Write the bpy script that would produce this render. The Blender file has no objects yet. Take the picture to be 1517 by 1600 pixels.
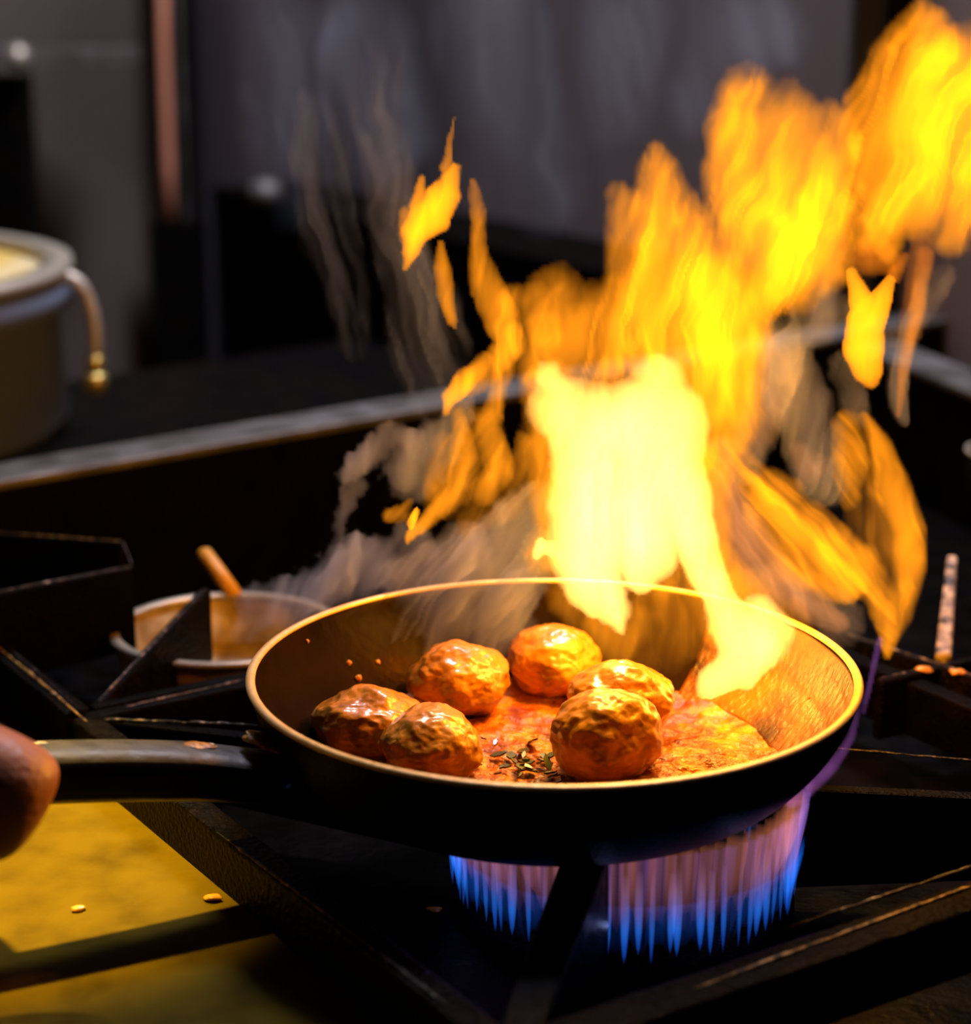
import bpy, bmesh, math, random
import numpy as np
from mathutils import Vector, Matrix, noise as mnoise

# ------------------------------------------------------------------ camera, world, light, exposure
F_PX = 3200.0
CAM = np.array([-0.03096, -0.88498, 0.37057]); PITCH = 0.2665
scene = bpy.context.scene
COL = scene.collection
cd = bpy.data.cameras.new('camera'); cam = bpy.data.objects.new('camera', cd); COL.objects.link(cam)
cam.location = CAM; cam.rotation_euler = (math.pi/2-PITCH, 0, 0)
cd.sensor_fit = 'HORIZONTAL'; cd.sensor_width = 36; cd.lens = F_PX/1517*36
cd.clip_start = 0.02
cd.dof.use_dof = True; cd.dof.focus_distance = 0.94; cd.dof.aperture_fstop = 5.6
scene.camera = cam
vs = scene.view_settings
vs.view_transform = 'Standard'; vs.look = 'None'; vs.gamma = 1; vs.use_curve_mapping = False
vs.exposure = 0.0
w = bpy.data.worlds.new('kitchen_air'); scene.world = w; w.use_nodes = True
w.node_tree.nodes['Background'].inputs[0].default_value = (0.5, 0.5, 0.6, 1)
w.node_tree.nodes['Background'].inputs[1].default_value = 0.004
cy = scene.cycles
cy.use_denoising = True
cy.max_bounces = 6; cy.diffuse_bounces = 2; cy.glossy_bounces = 3; cy.volume_bounces = 0
cy.transparent_max_bounces = 64; cy.sample_clamp_indirect = 3.0; cy.sample_clamp_direct = 12.0
cy.caustics_reflective = False; cy.caustics_refractive = False

def area(name, loc, target, size, power, col):
    l = bpy.data.lights.new(name, 'AREA'); l.size = size; l.energy = power; l.color = col
    o = bpy.data.objects.new(name, l); COL.objects.link(o); o.location = loc
    o.rotation_euler = (Vector(target)-Vector(loc)).to_track_quat('-Z', 'Y').to_euler()
    return o
# overhead lamps, and fills added for wall and pot
area('ceiling_lamp', (0.2, 1.15, 1.7), (0.0, 1.9, 0.5), 0.5, 70, (0.84, 0.84, 1.0))  # unseen lamp added to light up the steel wall
area('hood_lamp', (0.05, 0.75, 1.2), (0.0, 0.15, 0.1), 0.3, 3.0, (0.92, 0.86, 1.0))
def spot(name, loc, target, size, power, col, angle, blend):
    l = bpy.data.lights.new(name, 'SPOT'); l.shadow_soft_size = size; l.energy = power; l.color = col; l.spot_size = math.radians(angle); l.spot_blend = blend
    o = bpy.data.objects.new(name, l); COL.objects.link(o); o.location = loc
    o.rotation_euler = (Vector(target)-Vector(loc)).to_track_quat('-Z', 'Y').to_euler()
    return o
spot('hood_spotlight', (-0.50, 0.25, 1.15), (-0.27, -0.03, -0.03), 0.03, 310, (1.0, 0.62, 0.08), 12.6, .45)
spot('pot_spotlight', (-0.50, 0.30, 1.1), (-0.60, 0.80, 0.12), 0.06, 22, (1.0, 0.88, 0.72), 28, .8)  # unseen lamp added to brighten the pot and its soup

# ------------------------------------------------------------------ geometry of the view
def ray(px, py):
    a = (px-758.5)/F_PX; b = -(py-800)/F_PX
    return np.array([a, math.cos(PITCH)+b*math.sin(PITCH), -math.sin(PITCH)+b*math.cos(PITCH)])
def at_z(px, py, z):
    d = ray(px, py); return Vector(CAM+d*((z-CAM[2])/d[2]))
def at_y(px, py, y):
    d = ray(px, py); return Vector(CAM+d*((y-CAM[1])/d[1]))

# ------------------------------------------------------------------ helpers
def link(name, me, m, parent=None, smooth=True):
    o = bpy.data.objects.new(name, me); COL.objects.link(o)
    if m: me.materials.append(m)
    if parent: o.parent = parent
    if smooth:
        for p in me.polygons: p.use_smooth = True
    return o
def mesh(name, vs_, fs, m, parent=None, smooth=True):
    me = bpy.data.meshes.new(name); me.from_pydata([tuple(v) for v in vs_], [], fs); me.update()
    return link(name, me, m, parent, smooth)
def from_bm(name, bm, m, parent=None, smooth=True, recalc=True):
    if recalc: bmesh.ops.recalc_face_normals(bm, faces=bm.faces)
    me = bpy.data.meshes.new(name); bm.to_mesh(me); bm.free()
    return link(name, me, m, parent, smooth)
def tag(o, label=None, cat=None, group=None, kind=None):
    if label: o['label'] = label
    if cat: o['category'] = cat
    if group: o['group'] = group
    if kind: o['kind'] = kind
    return o
def empty(name, loc=(0, 0, 0)):
    o = bpy.data.objects.new(name, None); COL.objects.link(o); o.location = loc; o.empty_display_size = .02
    return o
def bevel(o, wdt, seg=2):
    b = o.modifiers.new('bevel', 'BEVEL'); b.width = wdt; b.segments = seg; b.limit_method = 'ANGLE'
    return o

def lathe(prof, n=96, loc=(0, 0, 0), closed=False, bm=None):
    bm = bm or bmesh.new(); rings = []
    for r, z in prof:
        if r < 1e-6: rings.append([bm.verts.new((loc[0], loc[1], z+loc[2]))])
        else: rings.append([bm.verts.new((loc[0]+r*math.cos(2*math.pi*i/n), loc[1]+r*math.sin(2*math.pi*i/n), loc[2]+z)) for i in range(n)])
    pairs = list(zip(rings, rings[1:]))
    if closed: pairs.append((rings[-1], rings[0]))
    for a, b in pairs:
        for i in range(n):
            j = (i+1) % n
            if len(a) == 1 and len(b) == 1: continue
            if len(a) == 1: bm.faces.new((a[0], b[j], b[i]))
            elif len(b) == 1: bm.faces.new((a[i], a[j], b[0]))
            else: bm.faces.new((a[i], a[j], b[j], b[i]))
    return bm
def box_bm(x0, x1, y0, y1, z0, z1, bm=None):
    bm = bm or bmesh.new()
    v = [bm.verts.new(p) for p in ((x0,y0,z0),(x1,y0,z0),(x1,y1,z0),(x0,y1,z0),(x0,y0,z1),(x1,y0,z1),(x1,y1,z1),(x0,y1,z1))]
    for f in ((0,3,2,1),(4,5,6,7),(0,1,5,4),(1,2,6,5),(2,3,7,6),(3,0,4,7)): bm.faces.new([v[i] for i in f])
    return bm
def bar_bm(p0, p1, wdt, zb0, zb1, bm=None, w1=None, cuts=1):
    """a bar with its top running p0 -> p1 (their z) and its underside at zb0 -> zb1"""
    bm = bm or bmesh.new(); w1 = w1 if w1 is not None else wdt
    p0 = Vector(p0); p1 = Vector(p1); d = (p1-p0); d.z = 0; d.normalize(); s = Vector((-d.y, d.x, 0))
    rows = []
    for k in range(cuts+1):
        t = k/cuts; p = p0.lerp(p1, t); ww = (wdt+(w1-wdt)*t)/2; zb = zb0+(zb1-zb0)*t
        a = p-s*ww; b = p+s*ww
        rows.append([bm.verts.new((a.x, a.y, zb)), bm.verts.new((b.x, b.y, zb)), bm.verts.new((b.x, b.y, p.z)), bm.verts.new((a.x, a.y, p.z))])
    for a, b in zip(rows, rows[1:]):
        for i in range(4):
            j = (i+1) % 4; bm.faces.new((a[i], a[j], b[j], b[i]))
    bm.faces.new(rows[0][::-1]); bm.faces.new(rows[-1])
    return bm
def tube_bm(pts, rad, n=12, bm=None, sy=1.0):
    bm = bm or bmesh.new(); pts = [Vector(p) for p in pts]; rings = []
    for i, p in enumerate(pts):
        t = (pts[min(i+1, len(pts)-1)]-pts[max(i-1, 0)]).normalized()
        up = Vector((0, 0, 1)) if abs(t.z) < .9 else Vector((0, 1, 0))
        s = t.cross(up).normalized(); q = s.cross(t)
        r = rad[i] if hasattr(rad, '__len__') else rad
        rings.append([bm.verts.new(p+s*(math.cos(2*math.pi*k/n)*r)+q*(math.sin(2*math.pi*k/n)*r*sy)) for k in range(n)])
    for a, b in zip(rings, rings[1:]):
        for k in range(n):
            j = (k+1) % n; bm.faces.new((a[k], a[j], b[j], b[k]))
    bm.faces.new(rings[0][::-1]); bm.faces.new(rings[-1])
    return bm
def spline(pts, n=8):
    pts = [Vector(p) for p in pts]; P = [pts[0]*2-pts[1]]+pts+[pts[-1]*2-pts[-2]]; out = []
    for i in range(1, len(P)-2):
        for k in range(n):
            t = k/n
            out.append(.5*((2*P[i])+(P[i+1]-P[i-1])*t+(2*P[i-1]-5*P[i]+4*P[i+1]-P[i+2])*t*t+(3*P[i]-P[i-1]-3*P[i+1]+P[i+2])*t**3))
    out.append(pts[-1]); return out

# ------------------------------------------------------------------ materials
def mat(name, base=(.5, .5, .5), rough=.5, metal=0.0, var=None, var_scale=20, var_detail=4, ramp=(.35, .65), stretch=(1, 1, 1),
        bump=0.0, bump_scale=60, bump_stretch=(1, 1, 1), bump_detail=5, coat=0.0, coat_rough=.1, spec=.5, rough_var=0.0, sss=0.0, sss_col=(1, .3, .1)):
    m = bpy.data.materials.new(name); m.use_nodes = True; nt = m.node_tree; b = nt.nodes['Principled BSDF']
    b.inputs['Base Color'].default_value = (*base, 1); b.inputs['Roughness'].default_value = rough; b.inputs['Metallic'].default_value = metal
    b.inputs['Coat Weight'].default_value = coat; b.inputs['Coat Roughness'].default_value = coat_rough
    b.inputs['Specular IOR Level'].default_value = spec
    if spec < .2: b.inputs['IOR'].default_value = 1.10; b.inputs['Specular IOR Level'].default_value = .5
    if sss:
        b.inputs['Subsurface Weight'].default_value = sss; b.inputs['Subsurface Radius'].default_value = sss_col; b.inputs['Subsurface Scale'].default_value = .006
    tc = nt.nodes.new('ShaderNodeTexCoord')
    def noise_(scale, detail, st):
        mp = nt.nodes.new('ShaderNodeMapping'); mp.inputs['Scale'].default_value = st; nt.links.new(tc.outputs['Object'], mp.inputs['Vector'])
        n = nt.nodes.new('ShaderNodeTexNoise'); n.inputs['Scale'].default_value = scale; n.inputs['Detail'].default_value = detail
        nt.links.new(mp.outputs[0], n.inputs['Vector']); return n
    if var:
        n = noise_(var_scale, var_detail, stretch); r = nt.nodes.new('ShaderNodeValToRGB')
        cols = [base]+list(var); els = r.color_ramp.elements
        while len(els) < len(cols): els.new(.5)
        for i, c in enumerate(cols):
            els[i].position = ramp[0]+(ramp[1]-ramp[0])*i/(len(cols)-1); els[i].color = (*c, 1)
        nt.links.new(n.outputs['Fac'], r.inputs[0]); nt.links.new(r.outputs[0], b.inputs['Base Color'])
    if rough_var:
        n = noise_(var_scale*1.7, 3, stretch); mr = nt.nodes.new('ShaderNodeMapRange')
        mr.inputs[1].default_value = .3; mr.inputs[2].default_value = .7; mr.inputs[3].default_value = max(.02, rough-rough_var); mr.inputs[4].default_value = rough+rough_var
        nt.links.new(n.outputs['Fac'], mr.inputs[0]); nt.links.new(mr.outputs[0], b.inputs['Roughness'])
    if bump:
        n = noise_(bump_scale, bump_detail, bump_stretch); bp = nt.nodes.new('ShaderNodeBump'); bp.inputs['Strength'].default_value = 1.0
        bp.inputs['Distance'].default_value = bump; nt.links.new(n.outputs['Fac'], bp.inputs['Height']); nt.links.new(bp.outputs[0], b.inputs['Normal'])
        if coat: nt.links.new(bp.outputs[0], b.inputs['Coat Normal'])
    return m
def fire_mat(name, col, strength, soot=0):
    m = bpy.data.materials.new(name); m.use_nodes = True; nt = m.node_tree; nt.nodes.clear()
    o = nt.nodes.new('ShaderNodeOutputMaterial'); e = nt.nodes.new('ShaderNodeEmission')
    e.inputs[0].default_value = (*col, 1); e.inputs[1].default_value = strength; nt.links.new(e.outputs[0], o.inputs['Volume'])
    if soot:        # hot soot takes some blue and green out of what lies behind
        ab = nt.nodes.new('ShaderNodeVolumeAbsorption'); ab.inputs['Color'].default_value = (1, .88, 0, 1); ab.inputs['Density'].default_value = soot
        ad = nt.nodes.new('ShaderNodeAddShader'); nt.links.new(e.outputs[0], ad.inputs[0]); nt.links.new(ab.outputs[0], ad.inputs[1]); nt.links.new(ad.outputs[0], o.inputs['Volume'])
    return m
def smoke_mat(name, col, density, aniso=0.0):
    m = bpy.data.materials.new(name); m.use_nodes = True; nt = m.node_tree; nt.nodes.clear()
    o = nt.nodes.new('ShaderNodeOutputMaterial'); e = nt.nodes.new('ShaderNodeVolumeScatter')
    e.inputs['Color'].default_value = (*col, 1); e.inputs['Density'].default_value = density; e.inputs['Anisotropy'].default_value = aniso
    nt.links.new(e.outputs[0], o.inputs['Volume'])
    return m
M = {}
M['iron'] = mat('cast_iron', (.0010, .0010, .0011), .46, 0, [(.003, .002, .001)], 60, bump=.0012, bump_scale=450, spec=.06, rough_var=.15)
M['iron_greasy'] = mat('greasy_cast_iron', (.0012, .0012, .0012), .34, 0, [(.006, .0035, .001)], 90, bump=.0030, bump_scale=380, coat=.04, coat_rough=.10, spec=.12)
M['enamel'] = mat('black_enamel', (.0015, .0015, .002), .40, 0, [(.004, .003, .002)], 30, bump=.0006, bump_scale=200, spec=.12, rough_var=.15)
M['deck'] = mat('greasy_yellow_steel', (.065, .043, .001), .55, 0, [(.10, .068, .0015), (.125, .085, .002)], 34, 7, (.28, .6), bump=.0003, bump_scale=160, spec=.12, rough_var=.12)  # yellow of the warm light is put into the steel's colour
M['deck_edge'] = mat('worn_steel_edge', (.45, .36, .22), .4, .6, bump=.0004, bump_scale=200)
M['rail'] = mat('dull_steel', (.06, .05, .042), .5, .3, [(.15, .14, .13)], 30, 6, (.35, .65), (1, 1, 1), bump=.0008, bump_scale=80, rough_var=.15)
M['wall'] = mat('smoky_steel', (.13, .125, .14), .55, .3, [(.22, .20, .22), (.34, .32, .36)], 1.6, 5, (.3, .75), (3.0, 3.0, .55), bump=.001, bump_scale=4, bump_stretch=(6, 6, .3))
M['wall_brown'] = mat('sooty_wall', (.045, .032, .026), .6, .1, [(.11, .08, .065)], 2.0, 4, (.3, .7))
M['copper'] = mat('copper_pipe', (.85, .36, .22), .4, .5, bump=.0003, bump_scale=60)
M['pan_out'] = mat('black_pan_enamel', (.0015, .0015, .002), .40, 0, None, bump=.0006, bump_scale=500, spec=.10)
M['pan_rim'] = mat('bare_metal_rim', (.62, .44, .17), .42, .35, [(.78, .58, .26), (.70, .5, .2)], 120, 4, (.3, .6), bump=.0003, bump_scale=300)
M['handle'] = mat('worn_black_handle', (.012, .011, .012), .5, 0, [(.035, .031, .032)], 55, 5, (.35, .7), bump=.0008, bump_scale=120, spec=.5, rough_var=.12)
M['handle_side'] = mat('glossy_black_handle', (.003, .003, .005), .28, 0, None, bump=.0004, bump_scale=200, spec=.3)
M['stain'] = mat('burnt_grease', (.55, .28, .04), .3, .1, [(.16, .06, .01), (.70, .40, .08)], 160, 4, (.35, .65), bump=.0015, bump_scale=300, coat=.6)
M['alu'] = mat('pale_aluminium', (.52, .46, .36), .4, .6, bump=.0005, bump_scale=60)
M['pot'] = mat('grey_aluminium_pot', (.20, .26, .38), .5, .4, bump=.0005, bump_scale=20, bump_stretch=(8, 8, .5))
M['soup'] = mat('yellow_soup', (.80, .52, .08), .3, 0, [(.85, .72, .45)], 25, 3, (.35, .65), bump=.004, bump_scale=30)
M['hose'] = mat('braided_hose', (.55, .50, .42), .4, .5, bump=.001, bump_scale=300)
M['brass'] = mat('brass_fitting', (.75, .60, .18), .3, .8)
M['wood'] = mat('yellow_wood', (.75, .40, .02), .5, 0, [(.65, .30, .02)], 30)
M['skin'] = mat('skin', (.42, .17, .09), .42, 0, [(.50, .22, .12)], 70, 4, (.35, .65), bump=.0010, bump_scale=260, bump_detail=4, spec=.4, sss=.25)
M['sleeve'] = mat('black_cotton', (.02, .02, .025), .9, 0, bump=.001, bump_scale=200)
M['nail'] = mat('nail', (.55, .30, .22), .25)
M['crumb'] = mat('food_crumb', (.75, .42, .03), .4, 0, [(.5, .2, .03)], 200, coat=.4)
M['herb'] = mat('dark_green_herb', (.04, .055, .008), .3, 0, [(.10, .11, .015)], 150, coat=.8)

# inside of the pan: dark brown non-stick, a film of oil with fine ripples
def pan_inside():
    m = mat('oiled_pan_coating', (.003, .0016, .0006), .30, 0, [(.012, .006, .0015), (.006, .003, .001)], 16, 5, (.3, .7), bump=.0004, bump_scale=110, bump_detail=3, coat=0, spec=.15)
    return m
M['pan_in'] = pan_inside()
def sauce_mat():
    return mat('orange_sauce', (.16, .034, .001), .28, 0, [(.40, .115, .001), (.66, .27, .002)], 75, 6, (.36, .66), bump=.0060, bump_scale=110, bump_detail=5, coat=0, coat_rough=.15, spec=.4)
M['sauce'] = sauce_mat()
M['meat'] = mat('glazed_meatball', (.16, .080, .006), .36, 0, [(.46, .21, .008), (.62, .29, .010), (.24, .11, .006)], 52, 5, (.30, .72), bump=.0010, bump_scale=95, bump_detail=4, coat=.8, coat_rough=.07, spec=.5)

# ------------------------------------------------------------------ the setting
A_AZ = math.radians(-34.5); B_AZ = math.radians(55.5)
U = Vector((math.sin(A_AZ), math.cos(A_AZ), 0)); V = Vector((math.sin(B_AZ), math.cos(B_AZ), 0))
def wall(name, p, d, s0, s1, z0, z1, m, thick=.03, nrm=None):
    a = p+d*s0; b = p+d*s1; n = nrm
    q = [a, b, b+n*thick, a+n*thick]
    vs_ = [(v.x, v.y, z0) for v in q]+[(v.x, v.y, z1) for v in q]
    fs = [(0,3,2,1),(4,5,6,7),(0,1,5,4),(1,2,6,5),(2,3,7,6),(3,0,4,7)]
    o = mesh(name, vs_, fs, m, None, False); tag(o, kind='structure'); return o
PW = Vector((.42, .95, 0))            # a point of the long steel wall
# corner of the two walls, seen at x = 285
s_c = 0
for k in range(400):
    s = k*.01; q = PW+U*s
    if (q.x-CAM[0])/((q.y-CAM[1])*math.cos(PITCH)) < (285-758.5)/F_PX: s_c = s; break
CORNER = PW+U*s_c
wr = wall('wall_right', PW, U, -1.2, s_c, -.9, 2.3, M['wall'], .03, V)
wl = wall('wall_left', CORNER, -V, 0, 1.6, -.9, 2.3, M['wall_brown'], .03, U)
fl = mesh('floor', [(-2.5,-2,-.92),(2.5,-2,-.92),(2.5,3.5,-.92),(-2.5,3.5,-.92)], [(0,1,2,3)], mat('dark_floor', (.02,.02,.02), .6)); tag(fl, kind='structure')

# ------------------------------------------------------------------ the stove
TRAY = -.062
stove = empty('stove', (0, 0, TRAY)); tag(stove, 'black commercial gas stove with greasy yellow front deck and dull steel back rail', 'stove')
def chld(o):                    # keep world place under an empty that is not at the origin
    o.parent = stove; o.matrix_parent_inverse = stove.matrix_world.inverted(); o.location = o.location; return o
def sub_world(o, parent):
    bpy.context.view_layer.update(); o.parent = parent; o.matrix_parent_inverse = parent.matrix_world.inverted(); return o
bpy.context.view_layer.update()
# rail along V
RZ = .045
r0 = at_z(0, 752, RZ); r1 = at_z(700, 632, RZ); rd = (r1-r0); rd.normalize(); rn = Vector((-rd.y, rd.x, 0))
if rn.y < 0: rn = -rn
def strip(name, a, b, n, thick, z0, z1, m, parent=None, bev=.002):
    q = [a, b, b+n*thick, a+n*thick]
    o = mesh(name, [(v.x, v.y, z0) for v in q]+[(v.x, v.y, z1) for v in q], [(0,3,2,1),(4,5,6,7),(0,1,5,4),(1,2,6,5),(2,3,7,6),(3,0,4,7)], m, None, False)
    if bev: bevel(o, bev)
    if parent: sub_world(o, parent)
    return o
ra = r0-rd*.5; rb = r0+rd*1.02
strip('back_rail', ra, rb, rn, .046, RZ-.006, RZ, M['rail'], stove, .0015)
strip('back_riser', ra+rn*.003, rb+rn*.003, rn, .040, TRAY-.3, RZ-.006, M['enamel'], stove, .001)
# side rail at right, running along U
q0 = at_z(1425, 575, RZ); q1 = at_z(1517, 612, RZ); qd = (q0-q1).normalized(); qn = Vector((qd.y, -qd.x, 0))
if qn.y < 0: qn = -qn
strip('side_rail', q0-qd*.35, q0+qd*.12, qn, .045, RZ-.006, RZ, M['rail'], stove, .0015)
strip('side_riser', q0-qd*.35+qn*.003, q0+qd*.12+qn*.003, qn, .04, TRAY-.3, RZ-.006, M['enamel'], stove, .001)
# front deck: its inner edge is the pale line by the grate
DZ = -.032
d0 = at_z(0, 1062, DZ); d1 = at_z(392, 1374, DZ); dd = (d0-d1).normalized(); dn = Vector((dd.y, -dd.x, 0))
if dn.y > 0: dn = -dn
da = d1-dd*.40; db = d1+dd*.62
strip('front_deck', da, db, dn, .42, DZ-.03, DZ, M['deck'], stove, .0008)
strip('deck_edge', da-dn*.0016, db-dn*.0016, dn, .0030, DZ-.02, DZ+.0012, M['deck_edge'], stove, .0005)
def cross(p, d, q, e):      # where line p+d*t meets q+e*s
    den = d.x*e.y-d.y*e.x; t = ((q.x-p.x)*e.y-(q.y-p.y)*e.x)/den; return Vector((p.x+d.x*t, p.y+d.y*t, 0))
BL = cross(db, dd, r0, rd); BR = cross(r0, rd, q0-qn*.002, qd)+rd*-.002; FR = cross(q0, qd, da, -dn)
# drip tray under the grates
tb = bmesh.new(); c0 = d1-dn*.002
pts = [da-dn*.002, BL-dn*.002-dd*.004, BR-dd*.004, FR]
vv = [tb.verts.new((p.x, p.y, TRAY-.02)) for p in pts]+[tb.verts.new((p.x, p.y, TRAY)) for p in pts]
for f in ((0,1,2,3),(4,7,6,5),(0,4,5,1),(1,5,6,2),(2,6,7,3),(3,7,4,0)): tb.faces.new([vv[i] for i in f])
sub_world(from_bm('drip_tray', tb, M['enamel'], None, False), stove)
# body under the tray
sub_world(from_bm('stove_body', (lambda b: b)(box_bm(-.001, .001, -.001, .001, -.9, -.89)), M['enamel'], None, False), stove)
stove.children[-1].data.clear_geometry()
bb = bmesh.new(); P4 = [da+dn*.40, BL+dn*.40-dd*.004, BR-dd*.004, FR]
vv = [bb.verts.new((p.x, p.y, -.90)) for p in P4]+[bb.verts.new((p.x, p.y, TRAY-.021)) for p in P4]
for f in ((0,1,2,3),(4,7,6,5),(0,4,5,1),(1,5,6,2),(2,6,7,3),(3,7,4,0)): bb.faces.new([vv[i] for i in f])
bmesh.ops.recalc_face_normals(bb, faces=bb.faces); bb.to_mesh([c for c in stove.children if c.name.startswith('stove_body')][0].data); bb.free()

# ------------------------------------------------------------------ grates
GZ = -.006
def grate(name, label):
    g = empty(name, (0, 0, TRAY)); tag(g, label, 'grate', 'cast iron grates of the stove'); bpy.context.view_layer.update(); return g
def part_bar(name, p0, p1, wdt, zb0, zb1, parent, m='iron', w1=None, bev=.0016, seg=2):
    o = from_bm(name, bar_bm(p0, p1, wdt, zb0, zb1, None, w1), M[m], None, False); bevel(o, bev, seg); return sub_world(o, parent)
g1 = grate('stove_grate', 'black cast iron grate under the frying pan, over the lit burner')
Lc = at_z(132, 1118, GZ); Fc = at_z(799, 1640, GZ)
side = (Lc-Fc).length; Ug = (Lc-Fc).normalized(); Vg = Vector((-Ug.y*-1, -Ug.x, 0)); Vg = Vector((Ug.y, -Ug.x, 0))
Rc = Fc+Vg*side; Bc = Lc+Vg*side; Gc = (Lc+Rc)/2
FB = -.036
part_bar('grate_frame', Fc, Lc, .014, FB, FB, g1, 'iron_greasy')
part_bar('grate_frame', Fc, Rc, .020, FB, FB, g1, 'iron_greasy')
part_bar('grate_frame', Lc, Bc, .010, FB, FB, g1)
part_bar('grate_frame', Rc, Bc, .012, FB, FB, g1)
BC = Vector((.034, .0, 0))           # burner axis
def fin(corner, stop, parent, wdt=.010, ztop=-.0005, m='iron', w1=None, drop=-.052):
    d = (BC-corner); d.z = 0; L = d.length; d.normalize()
    a = Vector((corner.x, corner.y, GZ)); b = Vector((BC.x, BC.y, 0))-d*stop; b.z = ztop
    return part_bar('grate_finger', a, b, wdt, FB, drop, parent, m, w1)
fin(Lc, .062, g1, .009)
fin(Rc, .062, g1, .009)
fin(Bc, .062, g1, .009)
# front finger, broader and with a foot that stands on the tray
ff = at_z(835, 1480, -.055); top = at_z(882, 1352, -.001)
part_bar('grate_finger', Vector((Fc.x, Fc.y, GZ)), Vector((.014, -.070, -.0008)), .016, FB, -.056, g1, 'iron', .020)
for c in (Lc, Fc, Rc, Bc):
    sub_world(from_bm('grate_foot', box_bm(c.x-.008, c.x+.008, c.y-.008, c.y+.008, TRAY, FB+.004), M['iron'], None, False), g1)
# back-left grate
g2 = grate('stove_grate', 'black cast iron grate with tall fins left of the pan, over a shallow metal bowl')
L2 = Lc+Ug*.008
part_bar('grate_frame', L2+Ug*.001, L2+Ug*.36, .014, FB, FB, g2, 'iron_greasy')
part_bar('grate_frame', L2+Ug*.004+Vg*.008, L2+Ug*.004+Vg*.37, .008, FB, FB, g2)
part_bar('grate_frame', L2+Ug*.36, L2+Ug*.36+Vg*.37, .010, FB, FB, g2)
part_bar('grate_finger', at_z(148, 1102, GZ), at_z(322, 918, .022), .006, FB, -.022, g2, 'iron_greasy', .007)
part_bar('grate_finger', at_z(-160, 955, .024), at_z(205, 884, .030), .008, -.03, -.02, g2, 'iron', .008)
part_bar('grate_finger', at_z(-160, 822, .030), at_z(192, 846, .034), .007, -.03, -.02, g2, 'iron', .007)
# right-back grate
g3 = grate('stove_grate', 'black cast iron grate at the right edge with a pale worn finger')
part_bar('grate_frame', at_z(1235, 962, GZ+.004), at_z(1560, 1068, GZ+.004), .007, FB, FB, g3, 'iron_greasy')
part_bar('grate_frame', at_z(1372, 1062, GZ+.004), at_z(1700, 985, GZ+.004), .006, FB, FB, g3, 'iron_greasy')
M['crust'] = mat('white_crusted_iron', (.02, .015, .01), .5, 0, [(.30, .24, .18), (.55, .48, .40)], 130, 5, (.38, .66), bump=.002, bump_scale=200)
tag(part_bar('grate_finger', at_z(1474, 1022, GZ), at_z(1488, 866, .028), .009, FB, -.02, g3, 'crust', .006), 'pale worn finger with white crust')

M['worn'] = mat('worn_iron_edge', (.005, .004, .004), .4, .3, [(.10, .085, .07), (.55, .47, .38)], 260, 3, (.42, .72), bump=.001, bump_scale=500)  # pale speckle painted as highlights along the iron edges
M['worn_gold'] = mat('greasy_worn_edge', (.03, .018, .006), .35, .2, [(.45, .26, .04), (.80, .60, .30)], 230, 3, (.38, .72), bump=.001, bump_scale=500, coat=.4)  # golden highlight put into the colour of the edge strips
def edge_glint(parent, p0, p1, r=.0007, m='worn', lift=.0002):  # thin pale tubes standing in for highlights on the grate edges
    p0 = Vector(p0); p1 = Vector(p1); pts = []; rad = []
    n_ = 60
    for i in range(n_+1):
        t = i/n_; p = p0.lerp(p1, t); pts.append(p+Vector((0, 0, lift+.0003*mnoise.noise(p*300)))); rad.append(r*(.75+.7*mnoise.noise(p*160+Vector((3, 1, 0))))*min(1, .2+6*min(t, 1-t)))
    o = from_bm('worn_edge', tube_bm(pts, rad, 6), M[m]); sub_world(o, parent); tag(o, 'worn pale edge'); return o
edge_glint(g1, at_z(136, 1128, GZ), at_z(-200, 850, GZ), .0016, 'worn_gold')
edge_glint(g1, at_z(125, 1108, GZ), at_z(-200, 830, GZ), .0005)
edge_glint(g1, at_z(338, 1300, GZ), at_z(700, 1572, GZ), .0009)
edge_glint(g1, at_z(1225, 1452, GZ), at_z(1640, 1315, GZ), .0011)
edge_glint(g1, at_z(1085, 1545, GZ), at_z(1700, 1318, GZ), .0010, 'worn_gold')
edge_glint(g1, at_z(1300, 1169, GZ+.004), at_z(1640, 1200, GZ+.003), .0006)
edge_glint(g1, at_z(160, 1124, GZ+.001), at_z(402, 1134, GZ+.004), .0010)
edge_glint(g1, at_z(190, 1106, GZ), at_z(392, 1060, GZ), .0006)
edge_glint(g2, at_z(150, 1100, GZ), at_z(322, 918, .022), .0007)
edge_glint(g2, at_z(-160, 955, .024), at_z(209, 884, .0305), .0006)
edge_glint(g2, at_z(-160, 822, .030), at_z(192, 846, .0345), .0006, 'worn_gold')
edge_glint(g2, at_z(192, 846, .0345), at_z(206, 882, .031), .0006)
edge_glint(g3, at_z(1235, 962, GZ+.004), at_z(1560, 1068, GZ+.004), .0005)
edge_glint(g3, at_z(1372, 1062, GZ+.004), at_z(1440, 1045, GZ+.004), .0005)

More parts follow.
